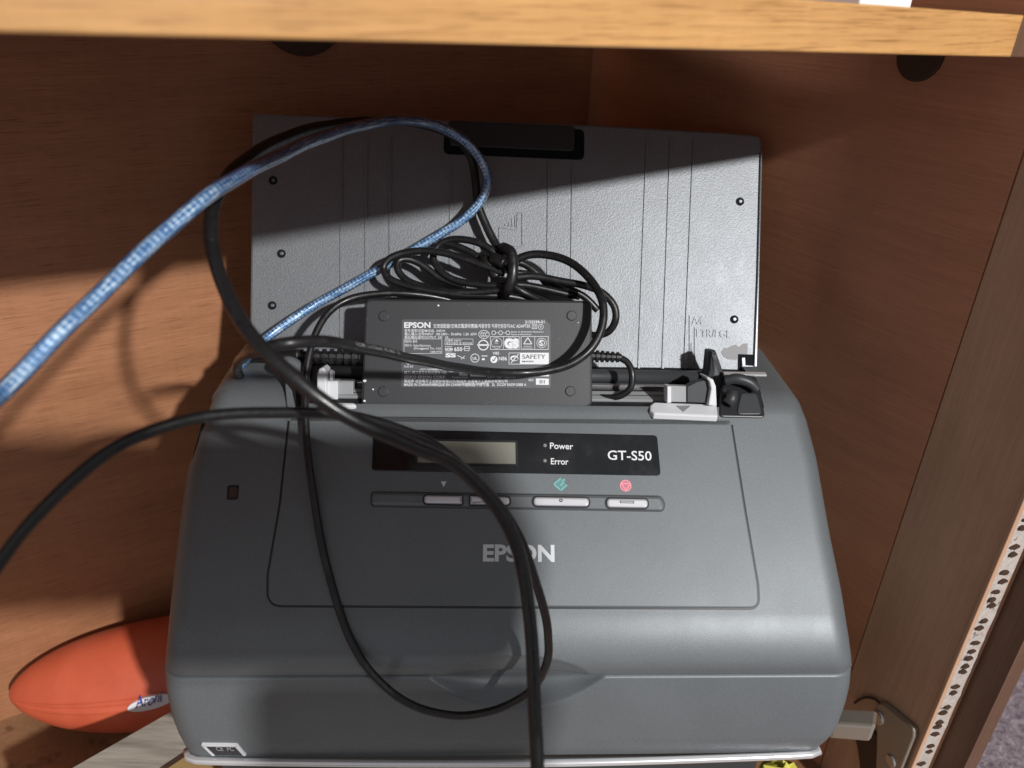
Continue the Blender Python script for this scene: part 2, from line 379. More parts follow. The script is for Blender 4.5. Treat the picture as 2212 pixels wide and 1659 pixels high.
hin = ROOTS[cab]
FS = Fr(A, sdir, Zv)         # inner face of the stile, seen from the compartment
hp = [(1903, 1518), (1916, 1516), (1985, 1572), (1984, 1590), (1950, 1675), (1900, 1675), (1903, 1600)]
hob = ob('hinge', plate(FS, rnd(pxs(FS, hp), .002, 3), 0.0002, .003, .0008), M_HINGE, cab, label='nickel cup hinge on the front stile')
ob('screw', plate(FS, circ(FS.uv(1908, 1547), .0042, 16), .003, .0042, .0008), M_STEEL, hob)
ob('hinge_cup', plate(FS, rnd(pxs(FS, [(1850, 1585), (1882, 1572), (1903, 1590), (1910, 1640), (1895, 1690), (1866, 1690), (1858, 1620)]), .004, 4), .0002, .0016, .0004), M_HOLE, hob)
q0 = dep(1800, 1546, .362); q1 = dep(1890, 1552, .352)
dd = (q1 - q0); ob('hinge_arm', bbox(q0 - V((0, 0, .006)), dd.normalized(), Zv, dd.normalized().cross(Zv), dd.length, .0105, .009, .0015), M_HINGE, hob)
ob('cup_rim', tube(spline([FS(1846, 1518, .001), FS(1868, 1507, .001), FS(1893, 1512, .001), FS(1908, 1530, .001), FS(1915, 1548, .001)], 6), .0007, 8), M_HOLE, hob, True)
ob('screw', plate(FS, circ(FS.uv(1935, 1640), .0036, 16), .003, .0040, .0008), M_STEEL, hob)

# ------------------------------------------------------------------ things under and beside the scanner
ZB = .066
fb = Fr(V((0, 0, ZB)), V((1, 0, 0)), V((0, 1, 0)))
e1, e2 = fb(364, 1536), fb(148, 1659)
ed = (e1 - e2).normalized(); en = V((ed.y, -ed.x, 0))
plk = root('storage_box', e1, 0, label='grey wood grain box that the grey scanner stands on', category='box')
bx0 = e2 - ed * .03
tl = .27
ob('box_body', bbox(V((bx0.x, bx0.y, 0.001)), ed, en, Zv, tl, .235, ZB - .0035, .0015), M_PLANK, plk)
ob('box_lid', bbox(V((bx0.x, bx0.y, ZB - .0025)) - en * .001, ed, en, Zv, tl + .001, .237, .0025, .0008), M_PLANK, plk)
cardp = pxs(fb, [(412, 1632), (340, 1680), (560, 1720), (640, 1690), (470, 1628)])
cr = root('kraft_envelope', fb(430, 1660), 0, label='brown kraft envelope sticking out under the front left corner of the scanner', category='envelope')
ob('envelope_body', plate(fb, rnd(cardp, .002), .0003, .0022, .0005), M_KRAFT, cr)
# yellow crumpled bag
yb = root('yellow_bag', fb(1680, 1655), 0, label='small crumpled yellow plastic bag under the front right edge of the scanner', category='bag')
vs_, fs = [], []
yc = fb(1676, 1716) + Zv * .009
for i in range(10):
    th = math.pi * i / 9
    for k in range(18):
        ph = 2 * math.pi * k / 18; r = 1 + random.uniform(-.18, .18)
        vs_.append(yc + V((math.sin(th) * math.cos(ph) * .0125 * r, math.sin(th) * math.sin(ph) * .011 * r, math.cos(th) * .0105 * r)))
for i in range(9):
    for k in range(18): fs.append((i * 18 + k, i * 18 + (k + 1) % 18, (i + 1) * 18 + (k + 1) % 18, (i + 1) * 18 + k))
ob('bag_film', (vs_, fs), M_YEL, yb)
# white carton lying on the shelf
pxx = lambda p: 1106 + FPX * (p - CAM).dot(RGT) / (p - CAM).dot(FWD)
wt = min((i * .001 for i in range(150)), key=lambda q: abs(pxx(s2 + su * .0128 - sd * q - sn * .03) - 1856))
wq = s2 + su * .0128 - sd * wt - sn * .03
wr = root('white_carton', wq, 0, label='thin white carton lying on top of the shelf near its right end', category='carton')
ob('carton_body', bbox(wq, sd, -sn, su, .028, .05, .008, .0006), M_WBOX, wr)

# orange case leaning in the corner of wall and floor
f3 = Fr(V((0, 0, .034)), V((1, 0, 0)), V((0, 1, 0)))
a0, a1 = f3(19, 1500), f3(365, 1428); ax = (a1 - a0); L1 = ax.length; ax.normalize()
td = (N1 * .66 + Zv * .75); td = (td - ax * td.dot(ax)).normalized(); ac = ax.cross(td); ac = ac if ac.z < 0 else -ac
oc = root('orange_case', a0 + ax * .06 - Zv * .03, 0, label='rounded orange case with a handwritten white name sticker, beside the scanner', category='case')
vs_, fs = [], []; NS, NK = 60, 150; LT = L1 * 1.75
def sect(u):
    w = .0335 * max(0.0, 1 - (1 - min(1, u / .62)) ** 2.3) ** .62
    if u > .8: w *= max(.02, 1 - ((u - .8) / .2) ** 2) ** .5
    return w
def cpt(u, c, off=0):
    w = sect(u); h = w * .78
    x, y = math.cos(c), math.sin(c)
    x = math.copysign(abs(x) ** .9, x); y = math.copysign(abs(y) ** .9, y)
    rid = .0014 * math.exp(-((x - .46) / .03) ** 2) + .0010 * math.exp(-((x - .60) / .025) ** 2) if y > 0 else 0
    drop = -.004 * (1 - u) * (x > 0) * 0
    return a0 + ax * (u * LT) + ac * (x * w) + td * (y * h + rid * min(1, w / .02) + off) + ac * (.006 * math.sin(u * 2.2))
for i in range(NS):
    u = (i / (NS - 1)) ** 1.6
    for k in range(NK): vs_.append(cpt(u, 2 * math.pi * k / NK))
for i in range(NS - 1):
    for k in range(NK): fs.append((i * NK + k, i * NK + (k + 1) % NK, (i + 1) * NK + (k + 1) % NK, (i + 1) * NK + k))
ob('case_shell', (vs_, fs), M_OR, oc, True)
# sticker wrapped on the shell
def near_shell(px, py, off):
    best = None; d = ray(px, py).normalized()
    for i in range(90):
        u = .18 + .5 * i / 89
        for k in range(60):
            c = .05 + 1.6 * k / 59; p = cpt(u, c, off); q = p - CAM; e = (q - d * q.dot(d)).length
            if best is None or e < best[0]: best = (e, p)
    return best[1]
sc_c, sc_r, sc_u = near_shell(324, 1519, .0006), near_shell(358, 1510, .0006), near_shell(321, 1507, .0006)
FST = Fr(sc_c, sc_r - sc_c, (sc_u - sc_c) - (sc_r - sc_c).normalized() * (sc_u - sc_c).dot((sc_r - sc_c).normalized()))
st = ob('name_sticker', plate(FST, circ((.0002, 0), .0130, 26, .0042), -.001, .0009, .0003), M_STICK, oc)
ob('lettering', text_on(FST, 'Aroni', 292, 355, 1508, 1531, .0012, .004, 16, 0, .45), M_INK, st)

# ------------------------------------------------------------------ the scanner
PC = dep(1100, 1150, .334)
FC = leaning(PC, 43)                    # plane of the front cover
SR = V((PC.x, PC.y + .03, ZB))
scn = root('document_scanner', SR, YA, label='grey sheet-fed document scanner with a raised paper tray, standing in the cabinet', category='scanner')
def sl(p): q = p - PC; return (q.dot(SX), q.dot(SY), q.z)
def row_of(p): q = p - CAM; return 829.5 - FPX * q.dot(UPV) / q.dot(FWD)
def dirn(deg): a = math.radians(deg); return SY * math.cos(a) + Zv * math.sin(a)       # up-slope direction
center = lambda y: FC(1100, y)
prof = []                                # (point, normal) from the bottom to the top of the front
p893, p1330 = center(893), center(1330)
NF = 110
flat = [p1330.lerp(p893, i / NF) for i in range(NF + 1)]
def march(p, deg0, deg1, length, n, sign):
    out = []; q = p.copy()
    for i in range(1, n + 1):
        a = deg0 + (deg1 - deg0) * (i - .5) / n; q = q + dirn(a) * (sign * length / n); out.append((q.copy(), a))
    return out
def solve_len(p, d0, d1, row, sign):
    lo, hi = 0.0005, .15
    for _ in range(40):
        mid = (lo + hi) / 2; q = march(p, d0, d1, mid, 24, sign)[-1][0]; r = row_of(q)
        if (r > row) == (sign < 0): hi = mid
        else: lo = mid
    return lo
l1 = solve_len(p1330, 44, 78, 1464, -1); bulge = march(p1330, 44, 78, l1, 60, -1)
pb = bulge[-1][0] + SY * .0012
l2 = solve_len(pb, 76, 84, 1600, -1); lower = march(pb, 76, 84, l2, 60, -1)
pl3 = lower[-1][0]; l3 = solve_len(pl3, 92, 102, 1631, -1); band = march(pl3, 92, 102, l3, 16, -1)
l4 = solve_len(p893, 43, 3, 838, 1); topc = march(p893, 43, 3, l4, 30, 1)
back = [(topc[-1][0] + SY * (.05 * i / 6), 4) for i in range(1, 7)]
prof = [(p, a) for p, a in reversed(band)] + [(p, a) for p, a in reversed(lower)] + [(pb, 77)] + [(p, a) for p, a in reversed(bulge)] + [(p, 43) for p in flat] + topc + back
ifl0 = len(band) + len(lower) + 1 + len(bulge); islot = ifl0 + NF
crease_i = len(band) + len(lower)
L_OUT = [(497, 788), (478, 810), (462, 845), (450, 880), (430, 930), (405, 1010), (392, 1100), (380, 1200), (369, 1300), (360, 1400), (357, 1450), (361, 1500), (372, 1550), (388, 1590), (414, 1640)]
R_OUT = [(1668, 806), (1704, 823), (1724, 853), (1741, 900), (1762, 980), (1790, 1140), (1816, 1265), (1832, 1370), (1838, 1430), (1834, 1480), (1823, 1525), (1802, 1580), (1748, 1626)]
# the outline at every profile row: intersect each row's straight line with the outline, in the picture plane of the cover
def pxof(p): q = p - CAM; d = q.dot(FWD); return (1106 + FPX * q.dot(RGT) / d, 829.5 - FPX * q.dot(UPV) / d)
def extent(p, out, sgn):
    best = None
    lo, hi = 0.06, .2
    for _ in range(30):
        m = (lo + hi) / 2; x, y = pxof(p + dirn(-30) * .009 + SX * (sgn * m))
        if y <= out[0][1]: xo = out[0][0]
        elif y >= out[-1][1]: xo = out[-1][0]
        else:
            for (xa, ya_), (xb, yb_) in zip(out, out[1:]):
                if ya_ <= y <= yb_: xo = xa + (xb - xa) * (y - ya_) / (yb_ - ya_); break
        if (x - xo) * sgn > 0: hi = m
        else: lo = m
    return lo
xl = [-extent(p, L_OUT, -1) for p, a in prof]; xr = [extent(p, R_OUT, 1) for p, a in prof]
def smooth(a, n=6):
    for _ in range(n): a = [a[0]] + [(a[i - 1] + 2 * a[i] + a[i + 1]) / 4 for i in range(1, len(a) - 1)] + [a[-1]]
    return a
xl, xr = smooth(xl, 30), smooth(xr, 30)
for i in range(islot + len(topc), len(prof)): xl[i] = xl[islot + len(topc) - 1]; xr[i] = xr[islot + len(topc) - 1]
XS0, XS1 = sl(FC(642, 893))[0], sl(FC(1652, 893))[0]       # feed slot between these
NC = 420; ncol_in = 300
def colset(i):
    """list of (x, depth) across row i: side wall, rounded edge, face, rounded edge, side wall"""
    a, b = xl[i], xr[i]; r = .011; out = []
    for d in (.13, .09, .05, .02): out.append((a, r + d, 0))
    for k in range(9):
        c = math.pi / 2 * k / 8; out.append((a + r - r * math.cos(c), r - r * math.sin(c), math.sin(c)))
    xa, xb = a + r, b - r
    n1 = 40; n3 = 20; n2 = 300
    for k in range(1, n1): out.append((xa + (XS0 - xa) * k / n1, 0, 1))
    for k in range(n2 + 1): out.append((XS0 + (XS1 - XS0) * k / n2, 0, 1))
    for k in range(1, n3): out.append((XS1 + (xb - XS1) * k / n3, 0, 1))
    for k in range(9):
        c = math.pi / 2 * (1 - k / 8); out.append((b - r + r * math.cos(c), r - r * math.sin(c), math.sin(c)))
    for d in (.02, .05, .09, .13): out.append((b, r + d, 0))
    return out
# scoop (finger grip) across the crease, in (x, arc length) measured from the crease
arc = [0.0]
for i in range(1, len(prof)): arc.append(arc[-1] + (prof[i][0] - prof[i - 1][0]).length)
arc = [a - arc[crease_i] for a in arc]
def arc_at(row):
    return min(range(islot), key=lambda i: abs(row_of(prof[i][0]) - row))
gx0, gx1 = FC.uv(918, 1476)[0], FC.uv(1322, 1474)[0]
gt, gb = arc[arc_at(1417)], arc[arc_at(1535)]
def scoop(x, w):
    t = (x - gx0) / (gx1 - gx0)
    if not 0 < t < 1: return 0
    s = (1 - (2 * t - 1) ** 2); hi, lo = gt * s, gb * s
    if not lo < w < hi: return 0
    v = 1 - (w - lo) / (hi - lo)          # 0 at the upper arc, 1 at the lower arc
    return .0088 * s ** .85 * ((v / .62) ** .8 if v < .62 else max(0, math.cos((v - .62) / .38 * math.pi / 2)) ** 1.3)
vs_, fs = [], []
for i, (p, a) in enumerate(prof):
    nrm = dirn(a + 90); inn = dirn(a - 90); cs = colset(i)
    for (x, d, fl) in cs:
        w = arc[i]
        dd = 0
        if fl > .5:
            dd = scoop(x, w)
            if i <= islot:                       # moulded step of the parting line
                dd = max(dd, .0021 * (math.exp(-(w / .0042) ** 2) if w > 0 else math.exp(-(w / .0007) ** 2)))
        if d > .011: q = p + inn * .011 + SY * (d - .011)
        else: q = p + inn * (d + dd)
        vs_.append(q + SX * x)
nc = len(colset(0)); c0 = 4 + 9 + 39; c1_ = c0 + 300
for i in range(len(prof) - 1):
    for k in range(nc - 1):
        if i >= islot + 8 and c0 <= k < c1_: continue
        fs.append((i * nc + k, i * nc + k + 1, (i + 1) * nc + k + 1, (i + 1) * nc + k))
body = ob('housing', (vs_, fs), M_SIL, scn, True)
# base block, under and behind
bz = prof[0][0].z
ob('base', box(SR - SX * .125 + SY * .0 - Zv * 0, SX, SY, Zv, .25, .09, bz - ZB + .02), M_DARK, scn)
ob('front_foot', box(prof[0][0] + SX * -.128 + SY * .006 - Zv * (bz - ZB), SX, SY, Zv, .245, .05, bz - ZB - .004), M_DARK, scn)
ob('rear_housing', box(V((SR.x, SR.y, 0)) + Zv * ZB - SX * .118 + SY * .04, SX, SY, Zv, .236, .055, .13), M_DARK, scn)

# front cover: a raised plate inside a dark joint
cov = [(622, 903), (602, 1090), (576, 1240), (575, 1312), (1643, 1318), (1640, 1262), (1612, 1100), (1582, 912)]
cuv = rnd(pxs(FC, cov), [.001, .02, .02, .009, .012, .02, .03, .001], 8)
ob('cover_joint', plate(FC, cuv, -.0004, .00012), M_BLACK, scn)
cuv2 = inset(cuv if area2(cuv) > 0 else cuv[::-1], .0009)
cover = ob('front_cover', plate(FC, cuv2, -.0004, .0009, .0006), M_COVER, scn)
ridge = inset(cuv2, .0010)
HF = .0009
# top lip, display panel, print
lp = rnd(pxs(FC, [(808, 928), (1418, 942), (1426, 1029), (804, 1018)]), .0018, 4)
pan = ob('control_panel', plate(FC, lp, HF - .0002, HF + .0007, .0003), M_GLOSS, scn)
ob('display', plate(FC, rnd(pxs(FC, [(904, 953), (1114, 957), (1115, 1006), (902, 1003)]), .0006, 3), HF + .0005, HF + .0009), M_LCD, pan)
ob('display_frame', outline(FC, rnd(pxs(FC, [(900, 950), (1118, 954), (1119, 1009), (898, 1006)]), .0006, 3), .0009, HF + .0005, HF + .0013), M_BLACK, pan)
for y in (964, 997):
    ob('indicator_lamp', plate(FC, circ(FC.uv(1176.5, y), .00085, 14), HF + .0006, HF + .0011, .0003), M_LED, pan)
HP = HF + .00085
ob('power_lettering', text_on(FC, 'Power', 1188, 1238, 956, 969.5, HP, .012, -1.5), M_WHITE, pan)
ob('error_lettering', text_on(FC, 'Error', 1190, 1228, 989.5, 1003, HP, .012, -1), M_WHITE, pan)
ob('model_lettering', text_on(FC, 'GT-S50', 1313, 1408, 973, 993, HP, .010, -2), M_WHITE, pan)
ob('maker_lettering', text_on(FC, 'EPSON', 1043, 1198, 1176, 1213, HF + .0001, .034, -1, .00025), M_LOGO, scn)
tri = pxs(FC, [(952.5, 1041), (964.5, 1041), (958.5, 1053)])
ob('arrow_print', plate(FC, tri, HF - .0001, HF + .00012), M_WHITE, scn)
# start and stop symbols
def S2(cx, cy, pts): return pxs(FC, [(cx + a, cy + b) for a, b in pts])
ob('start_fill', plate(FC, S2(1210, 1047, [(-1, -11), (9, -6), (11, 0), (1, 10), (-9, 1)]), HF - .0001, HF + .00010), M_GREEN2, scn)
g = [strip(FC, *S2(1210, 1047, [a, b]), .0008, HF - .0001, HF + .0002) for a, b in (((1, -13), (-14, 0)), ((-14, 0), (1, 13)), ((1, 13), (14, 1)), ((0, 3), (7, -5)), ((3, -8), (10, -10)))]
ob('start_symbol', merge(*g), M_GREEN, scn)
cc = FC.uv(1350.5, 1050); R_ = V(FC.uv(1363, 1050)).x - cc[0]
ob('stop_fill', plate(FC, circ(cc, R_ * .9, 28), HF - .0001, HF + .00010), M_PINK2, scn)
tt = [(-9.5, -5), (9.5, -4), (0.5, 10.5)]
g = [ringm(FC, circ(cc, R_, 32), circ(cc, R_ * .84, 32), HF - .0001, HF + .0002)] + [strip(FC, *S2(1350.5, 1050, [tt[i], tt[(i + 1) % 3]]), .0005, HF - .0001, HF + .00022) for i in range(3)]
ob('stop_symbol', merge(*g), M_PINK, scn)
# button bar
bar = ob('button_bar', plate(FC, rnd(pxs(FC, [(803, 1064), (1426, 1073), (1434, 1090), (1430, 1105), (803, 1094)]), [.002, .004, .004, .004, .002], 6), HF - .0002, HF + .0017, .0015), M_SIL, scn)
ob('bar_joint', plate(FC, rnd(pxs(FC, [(801, 1062), (1428, 1071), (1437, 1090), (1432, 1107), (801, 1096)]), [.002, .004, .004, .004, .002], 6), HF - .0002, HF + .00008), M_DARK, bar)
def button(px, r, name='button'):
    uv = rnd(pxs(FC, px), r, 6); 
    if area2(uv) < 0: uv = uv[::-1]
    rim = inset(uv, -.0007)
    o = ob('button_well', plate(FC, rim, HF + .0010, HF + .00182), M_BLACK, bar)
    return ob(name, plate(FC, uv, HF + .0012, HF + .0029, .0009), M_BTN, bar)
button([(917, 1072.5), (998, 1074), (998, 1091.5), (917, 1090)], [.0018, .0002, .0002, .0018])
button([(1016, 1074.5), (1100, 1076), (1100, 1093.5), (1016, 1092)], [.0002, .0018, .0018, .0002])
sb_ = button([(1151, 1076.5), (1270, 1078.5), (1270, 1096.5), (1151, 1094.5)], .0018)
tb_ = button([(1308, 1079.5), (1396, 1081), (1396, 1099.5), (1308, 1098)], .0018)
ob('dot_mark', ringm(FC, circ(FC.uv(1210, 1084.5), .00075, 16), circ(FC.uv(1210, 1084.5), .0004, 16), HF + .0028, HF + .0032), M_DARK, bar)
ob('dash_mark', outline(FC, pxs(FC, [(1336, 1085), (1366, 1086), (1366, 1091), (1336, 1090)]), .0003, HF + .0028, HF + .0031), M_DARK, bar)
# lock slot on the left flank
ob('lock_slot', plate(FC, rnd(pxs(FC, [(492, 1049), (516, 1048), (514, 1079), (490, 1080)]), .0006, 3), -.0006, .00025), M_BLACK, scn)
ob('lock_slot_core', plate(FC, pxs(FC, [(497, 1053), (513, 1053), (511, 1075), (495, 1075)]), -.0003, .0004), M_HOLE, scn)

# seam of the left side panel
ob('side_seam', tube(spline([dep(440, 914, .3485), dep(418, 1000, .3435), dep(402, 1080, .3395), dep(394, 1160, .3355), dep(390, 1225, .333)], 10), .0011, 10), M_BLACK, scn, True)

# bottom lip and label
pe = prof[0][0]; ae = 110
FL = Fr(pe, SX, dirn(ae)); 
lipL, lipR = -extent(pe, [(414, 0), (414, 3000)], -1), extent(pe, [(1749, 0), (1749, 3000)], 1)
path = [pe + SX * lipL + SY * .004, pe + SX * (lipL + .002), pe + SX * (lipL + .006) - SY * .0012] + [pe + SX * (lipL + (lipR - lipL) * i / 20) - SY * (.0012 + .0022 * math.sin(math.pi * i / 20)) - Zv * .0010 * math.sin(math.pi * i / 20) for i in range(1, 20)] + [pe + SX * (lipR - .004) - SY * .0012, pe + SX * lipR, pe + SX * lipR + SY * .004]
ob('output_tray_edge', tube(path, .0017, 12), M_CHROME, scn, True)
ub = prof[0][0] - Zv * .0012
ob('output_tray', box(ub + SX * (lipL + .004) + SY * .004 - Zv * .006, SX, SY, Zv, lipR - lipL - .008, .05, .0055), M_DARK, scn)
bm = band[len(band) // 2]
FB = Fr(band[-1][0].lerp(band[0][0], .5), SX, (band[0][0] - band[-1][0]))
hb = .0009
ob('approval_label', plate(FB, pxs(FB, [(440, 1607), (512, 1607), (528, 1627), (462, 1627)]), hb - .002, hb), M_INKB, scn)
ob('approval_label_border', merge(*[strip(FB, FB.uv(*a), FB.uv(*b), .0012, hb - .001, hb + .00012) for a, b in (((437, 1606), (513, 1607)), ((440, 1606), (463, 1628)), ((511, 1607), (530, 1628)))]), M_GUIDE, scn)
ob('approval_lettering', text_on(FB, 'CE  FC', 468, 506, 1613, 1622, hb + .0002, .02), M_GUIDE2, scn)

# ---- feed slot
pa, pb_ = dep(1400, 808, .383), dep(1400, 894, .3565)
FSL = Fr(pb_, SX, (pa - pb_) - SX * (pa - pb_).dot(SX))
slot = ob('feed_slot', plate(FSL, pxs(FSL, [(560, 770), (1660, 800), (1660, 905), (560, 900)]), -.003, 0), M_BLACK, scn)
ob('slot_bar', plate(FSL, pxs(FSL, [(700, 825), (1490, 835), (1490, 840), (700, 830)]), 0, .0016, .0005), M_STEEL, slot)
ob('slot_shelf', plate(FSL, pxs(FSL, [(700, 843), (1436, 850), (1436, 869), (700, 860)]), 0, .0012, .0003), M_GUIDE2, slot)
ob('slot_shelf_line', plate(FSL, pxs(FSL, [(700, 852), (1436, 859), (1436, 860), (700, 853)]), .001, .0014), M_DARK, slot)
ob('slot_roller', tube([FSL(700, 805, .002), FSL(1520, 816, .002)], .0035, 14), M_DARK, slot, True)
# right paper guide
def guide(mir):
    g = root('x', SR, YA) if False else None
gd = ob('paper_guide', plate(FSL, rnd(pxs(FSL, [(1404, 875), (1413, 868), (1528, 872), (1548, 872), (1551, 899), (1413, 893), (1404, 885)], .004), .0008, 3), .001, .004, .0008), M_GUIDE, scn)
FG = Fr(dep(1540, 885, .3535), SX, dirn(72))
ob('guide_fin', plate(FG, rnd(pxs(FG, [(1530, 876), (1549, 878), (1547, 835), (1541, 820), (1530, 815), (1526, 816), (1533, 825), (1536, 840)]), .0006, 3), -.012, .0, .0006), M_GUIDE, gd)
ob('guide_web', plate(FG, pxs(FG, [(1446, 872), (1532, 874), (1534, 832), (1520, 830), (1490, 838), (1446, 836)]), -.008, -.004, .0004), M_GUIDE2, gd)
ob('guide_post', plate(FG, pxs(FG, [(1443, 872), (1452, 872), (1452, 836), (1443, 836)]), -.008, -.0015, .0004), M_GUIDE, gd)
ob('guide_block', plate(FG, pxs(FG, [(1488, 872), (1534, 874), (1534, 822), (1508, 828), (1488, 838)]), -.008, -.003, .0004), M_DARK, gd)
ob('arrow_print', plate(FSL, pxs(FSL, [(1460, 877), (1492, 877), (1476, 890)], .004), .0038, .0042), M_WORN, gd)
# left paper guide
gl = ob('paper_guide', plate(FSL, rnd(pxs(FSL, [(690, 872), (765, 873), (772, 879), (690, 884)], .003), .0008, 3), .001, .004, .0008), M_GUIDE, scn)
FG2 = Fr(dep(700, 870, .356), SX, dirn(72))
ob('guide_fin', plate(FG2, rnd(pxs(FG2, [(684, 868), (684, 810), (689, 797), (697, 794), (704, 800), (706, 824), (706, 880), (690, 880)]), .0006, 3), -.01, .0, .0008), M_GUIDE, gl)
ob('guide_web', plate(FG2, pxs(FG2, [(704, 824), (728, 824), (728, 878), (704, 878)]), -.008, -.002, .0004), M_GUIDE, gl)
ob('guide_block', plate(FG2, pxs(FG2, [(727, 825), (760, 826), (760, 880), (727, 878)]), -.009, -.004, .0004), M_GUIDE2, gl)
ob('guide_rib', plate(FG2, pxs(FG2, [(709, 804), (716, 808), (716, 824), (709, 824)]), -.008, -.003, .0004), M_GUIDE, gl)
# side pods of the tray hinge
FP = Fr(FC(1600, 905) , SX, dirn(38))
rec = ob('hinge_recess', plate(FP, rnd(pxs(FP, [(1566, 814), (1600, 809), (1632, 815), (1643, 850), (1652, 904), (1552, 902), (1556, 850)]), .002, 4), -.004, .0010, .0006), M_BLACK, scn)
ob('hinge_lever', tube(spline([FP(1566, 822, .004), FP(1590, 818, .006), FP(1618, 826, .006), FP(1636, 842, .004)], 8), lambda t: .0026 * (1 - .35 * abs(t - .4)), 12), M_DARK, rec, True)
ob('recess_plate', plate(FP, rnd(pxs(FP, [(1600, 850), (1634, 850), (1646, 896), (1590, 896)], .001), .002, 4), .0008, .0016, .0004), M_DARK, rec)  # dark grey plastic plate in the black recess
ob('lever_tip', tube([FP(1582, 845, .005), FP(1580, 862, .004), FP(1572, 872, .003)], .0026, 10), M_DARK, rec, True)
recl = ob('hinge_recess', plate(FP, rnd(pxs(FP, [(612, 772), (652, 772), (662, 800), (662, 884), (628, 882), (605, 800)]), .002, 4), -.004, .0010, .0006), M_BLACK, scn)
ob('hinge_lever', tube(spline([FP(608, 792, .004), FP(620, 782, .006), FP(640, 790, .006), FP(648, 812, .005), FP(640, 826, .004)], 8), .0028, 12), M_SIL, recl, True)
ob('hinge_cap', plate(FP, circ(FP.uv(622, 796), .0032, 18), .001, .005, .0015), M_SIL, recl, True)
ob('hinge_plate', plate(FP, rnd(pxs(FP, [(617, 826), (632, 846), (640, 884), (622, 884)]), .001, 3), .0008, .002, .0004), M_SIL, recl)

# ---- paper tray
PT = dep(1100, 800, .385)
FT = leaning(PT, 62)
tray_o = rnd(pxs(FT, [(545, 244), (1100, 262), (1280, 269), (1560, 285), (1646, 293), (1646, 330), (1632, 812), (538, 800)]), [.003, .0, .0, .05, .004, .01, .001, .001], 5)
tray = ob('paper_tray', plate(FT, tray_o, -.006, 0, .0012, True), M_TRAY, scn)
for xt, xb in ((738, 736), (792, 789), (844, 842), (974, 972), (1028, 1025), (1186, 1181), (1238, 1232), (1398, 1379), (1449, 1431), (1499, 1478)):
    y0 = 300 if not 960 < xt < 1262 else 352
    f = (y0 - 300) / 512; xt2 = xt + (xb - xt) * f
    a, b = FT.uv(xt2, y0), FT.uv(xb, 806)
    ob('rib', merge(strip(FT, a, b, .0010, -.0004, .0007)), M_TRAY, tray)
for x, y in ((590, 390), (608, 548), (588, 660), (1598.5, 435.5), (1586, 690)):
    c = FT.uv(x, y); h_ = ob('screw_hole', plate(FT, circ(c, .0021, 20), -.0004, .0003), M_MATTE, tray)
    ob('screw', plate(FT, circ((c[0] + .0002, c[1] + .0001), .0009, 14), -.0004, .0005, .0002), M_EMB, h_)
ob('handle_notch', plate(FT, rnd(pxs(FT, [(960, 268), (1262, 280), (1262, 346), (958, 333)]), .003, 5), -.0005, .0003), M_MATTE, tray)
ob('handle_insert', plate(FT, rnd(pxs(FT, [(968, 262), (1242, 274), (1240, 328), (972, 316)]), .002, 4), .0002, .0012, .0005), M_DARK, tray)
page = [(1079, 531), (1129, 531), (1129, 460), (1119, 460), (1117, 496), (1079, 491)]
g = [strip(FT, FT.uv(*page[i]), FT.uv(*page[(i + 1) % 6]), .0007, -.0003, .0006) for i in range(6)]
g += [strip(FT, FT.uv(*a), FT.uv(*b), .0006, -.0003, .0006) for a, b in (((1113, 490), (1114, 466)), ((1106, 490), (1107, 472)), ((1099, 489), (1100, 479)), ((1092, 488), (1092, 484)))]
ob('page_emblem', merge(*g), M_TRAY, tray)
for xa, ya_ in ((1490, 681), (1501, 707), (1482, 720), (1494, 740)):
    ob('size_mark', strip(FT, FT.uv(xa, ya_), FT.uv(xa, 802), .0006, -.0003, .0006), M_TRAY, tray)
ob('size_lettering', text_on(FT, 'A4', 1494, 1517, 684, 701, -.0002, .012, 0, .0007), M_TRAY, tray)
ob('size_lettering', text_on(FT, 'LTR/LGL', 1504, 1578, 711, 728, -.0002, .012, -2, .0007), M_TRAY, tray)
ob('worn_patch', plate(FT, pxs(FT, [(1558, 760), (1564, 752), (1572, 752), (1580, 747), (1590, 744), (1596, 750), (1606, 742), (1615, 742), (1614, 766), (1600, 770), (1590, 777), (1572, 776), (1562, 770)]), -.0003, .0002), M_WORN, tray)
nt_ = ob('tray_notch', plate(FT, pxs(FT, [(1594, 765), (1634, 766), (1632, 808), (1594, 808)]), -.0003, .0004), M_MATTE, tray)
ob('tray_clip', merge(plate(FT, pxs(FT, [(1600, 772), (1608, 772), (1610, 806), (1602, 806)]), 0, .0014, .0003), plate(FT, pxs(FT, [(1600, 788), (1626, 790), (1626, 794), (1600, 793)]), .0003, .0016, .0003)), M_EMB, tray)
ob('tray_flange', plate(FT, pxs(FT, [(1641, 330), (1645, 330), (1634, 805), (1626, 805), (1634, 600)]), -.0002, .0014, .0005), M_EMB, tray)
FLV = leaning(dep(1550, 830, .368), 70)
ob('tray_lever', plate(FLV, rnd(pxs(FLV, [(1535, 757), (1549, 757), (1566, 805), (1580, 850), (1572, 880), (1535, 850), (1522, 832), (1531, 800)]), .001, 3), -.010, .0, .003), M_DARK, scn)
ob('hinge_flap', bbox(dep(1564, 812, .364), SX, dirn(8), dirn(98), .0205, .0025, .0009, .0003), M_CHROME, scn)

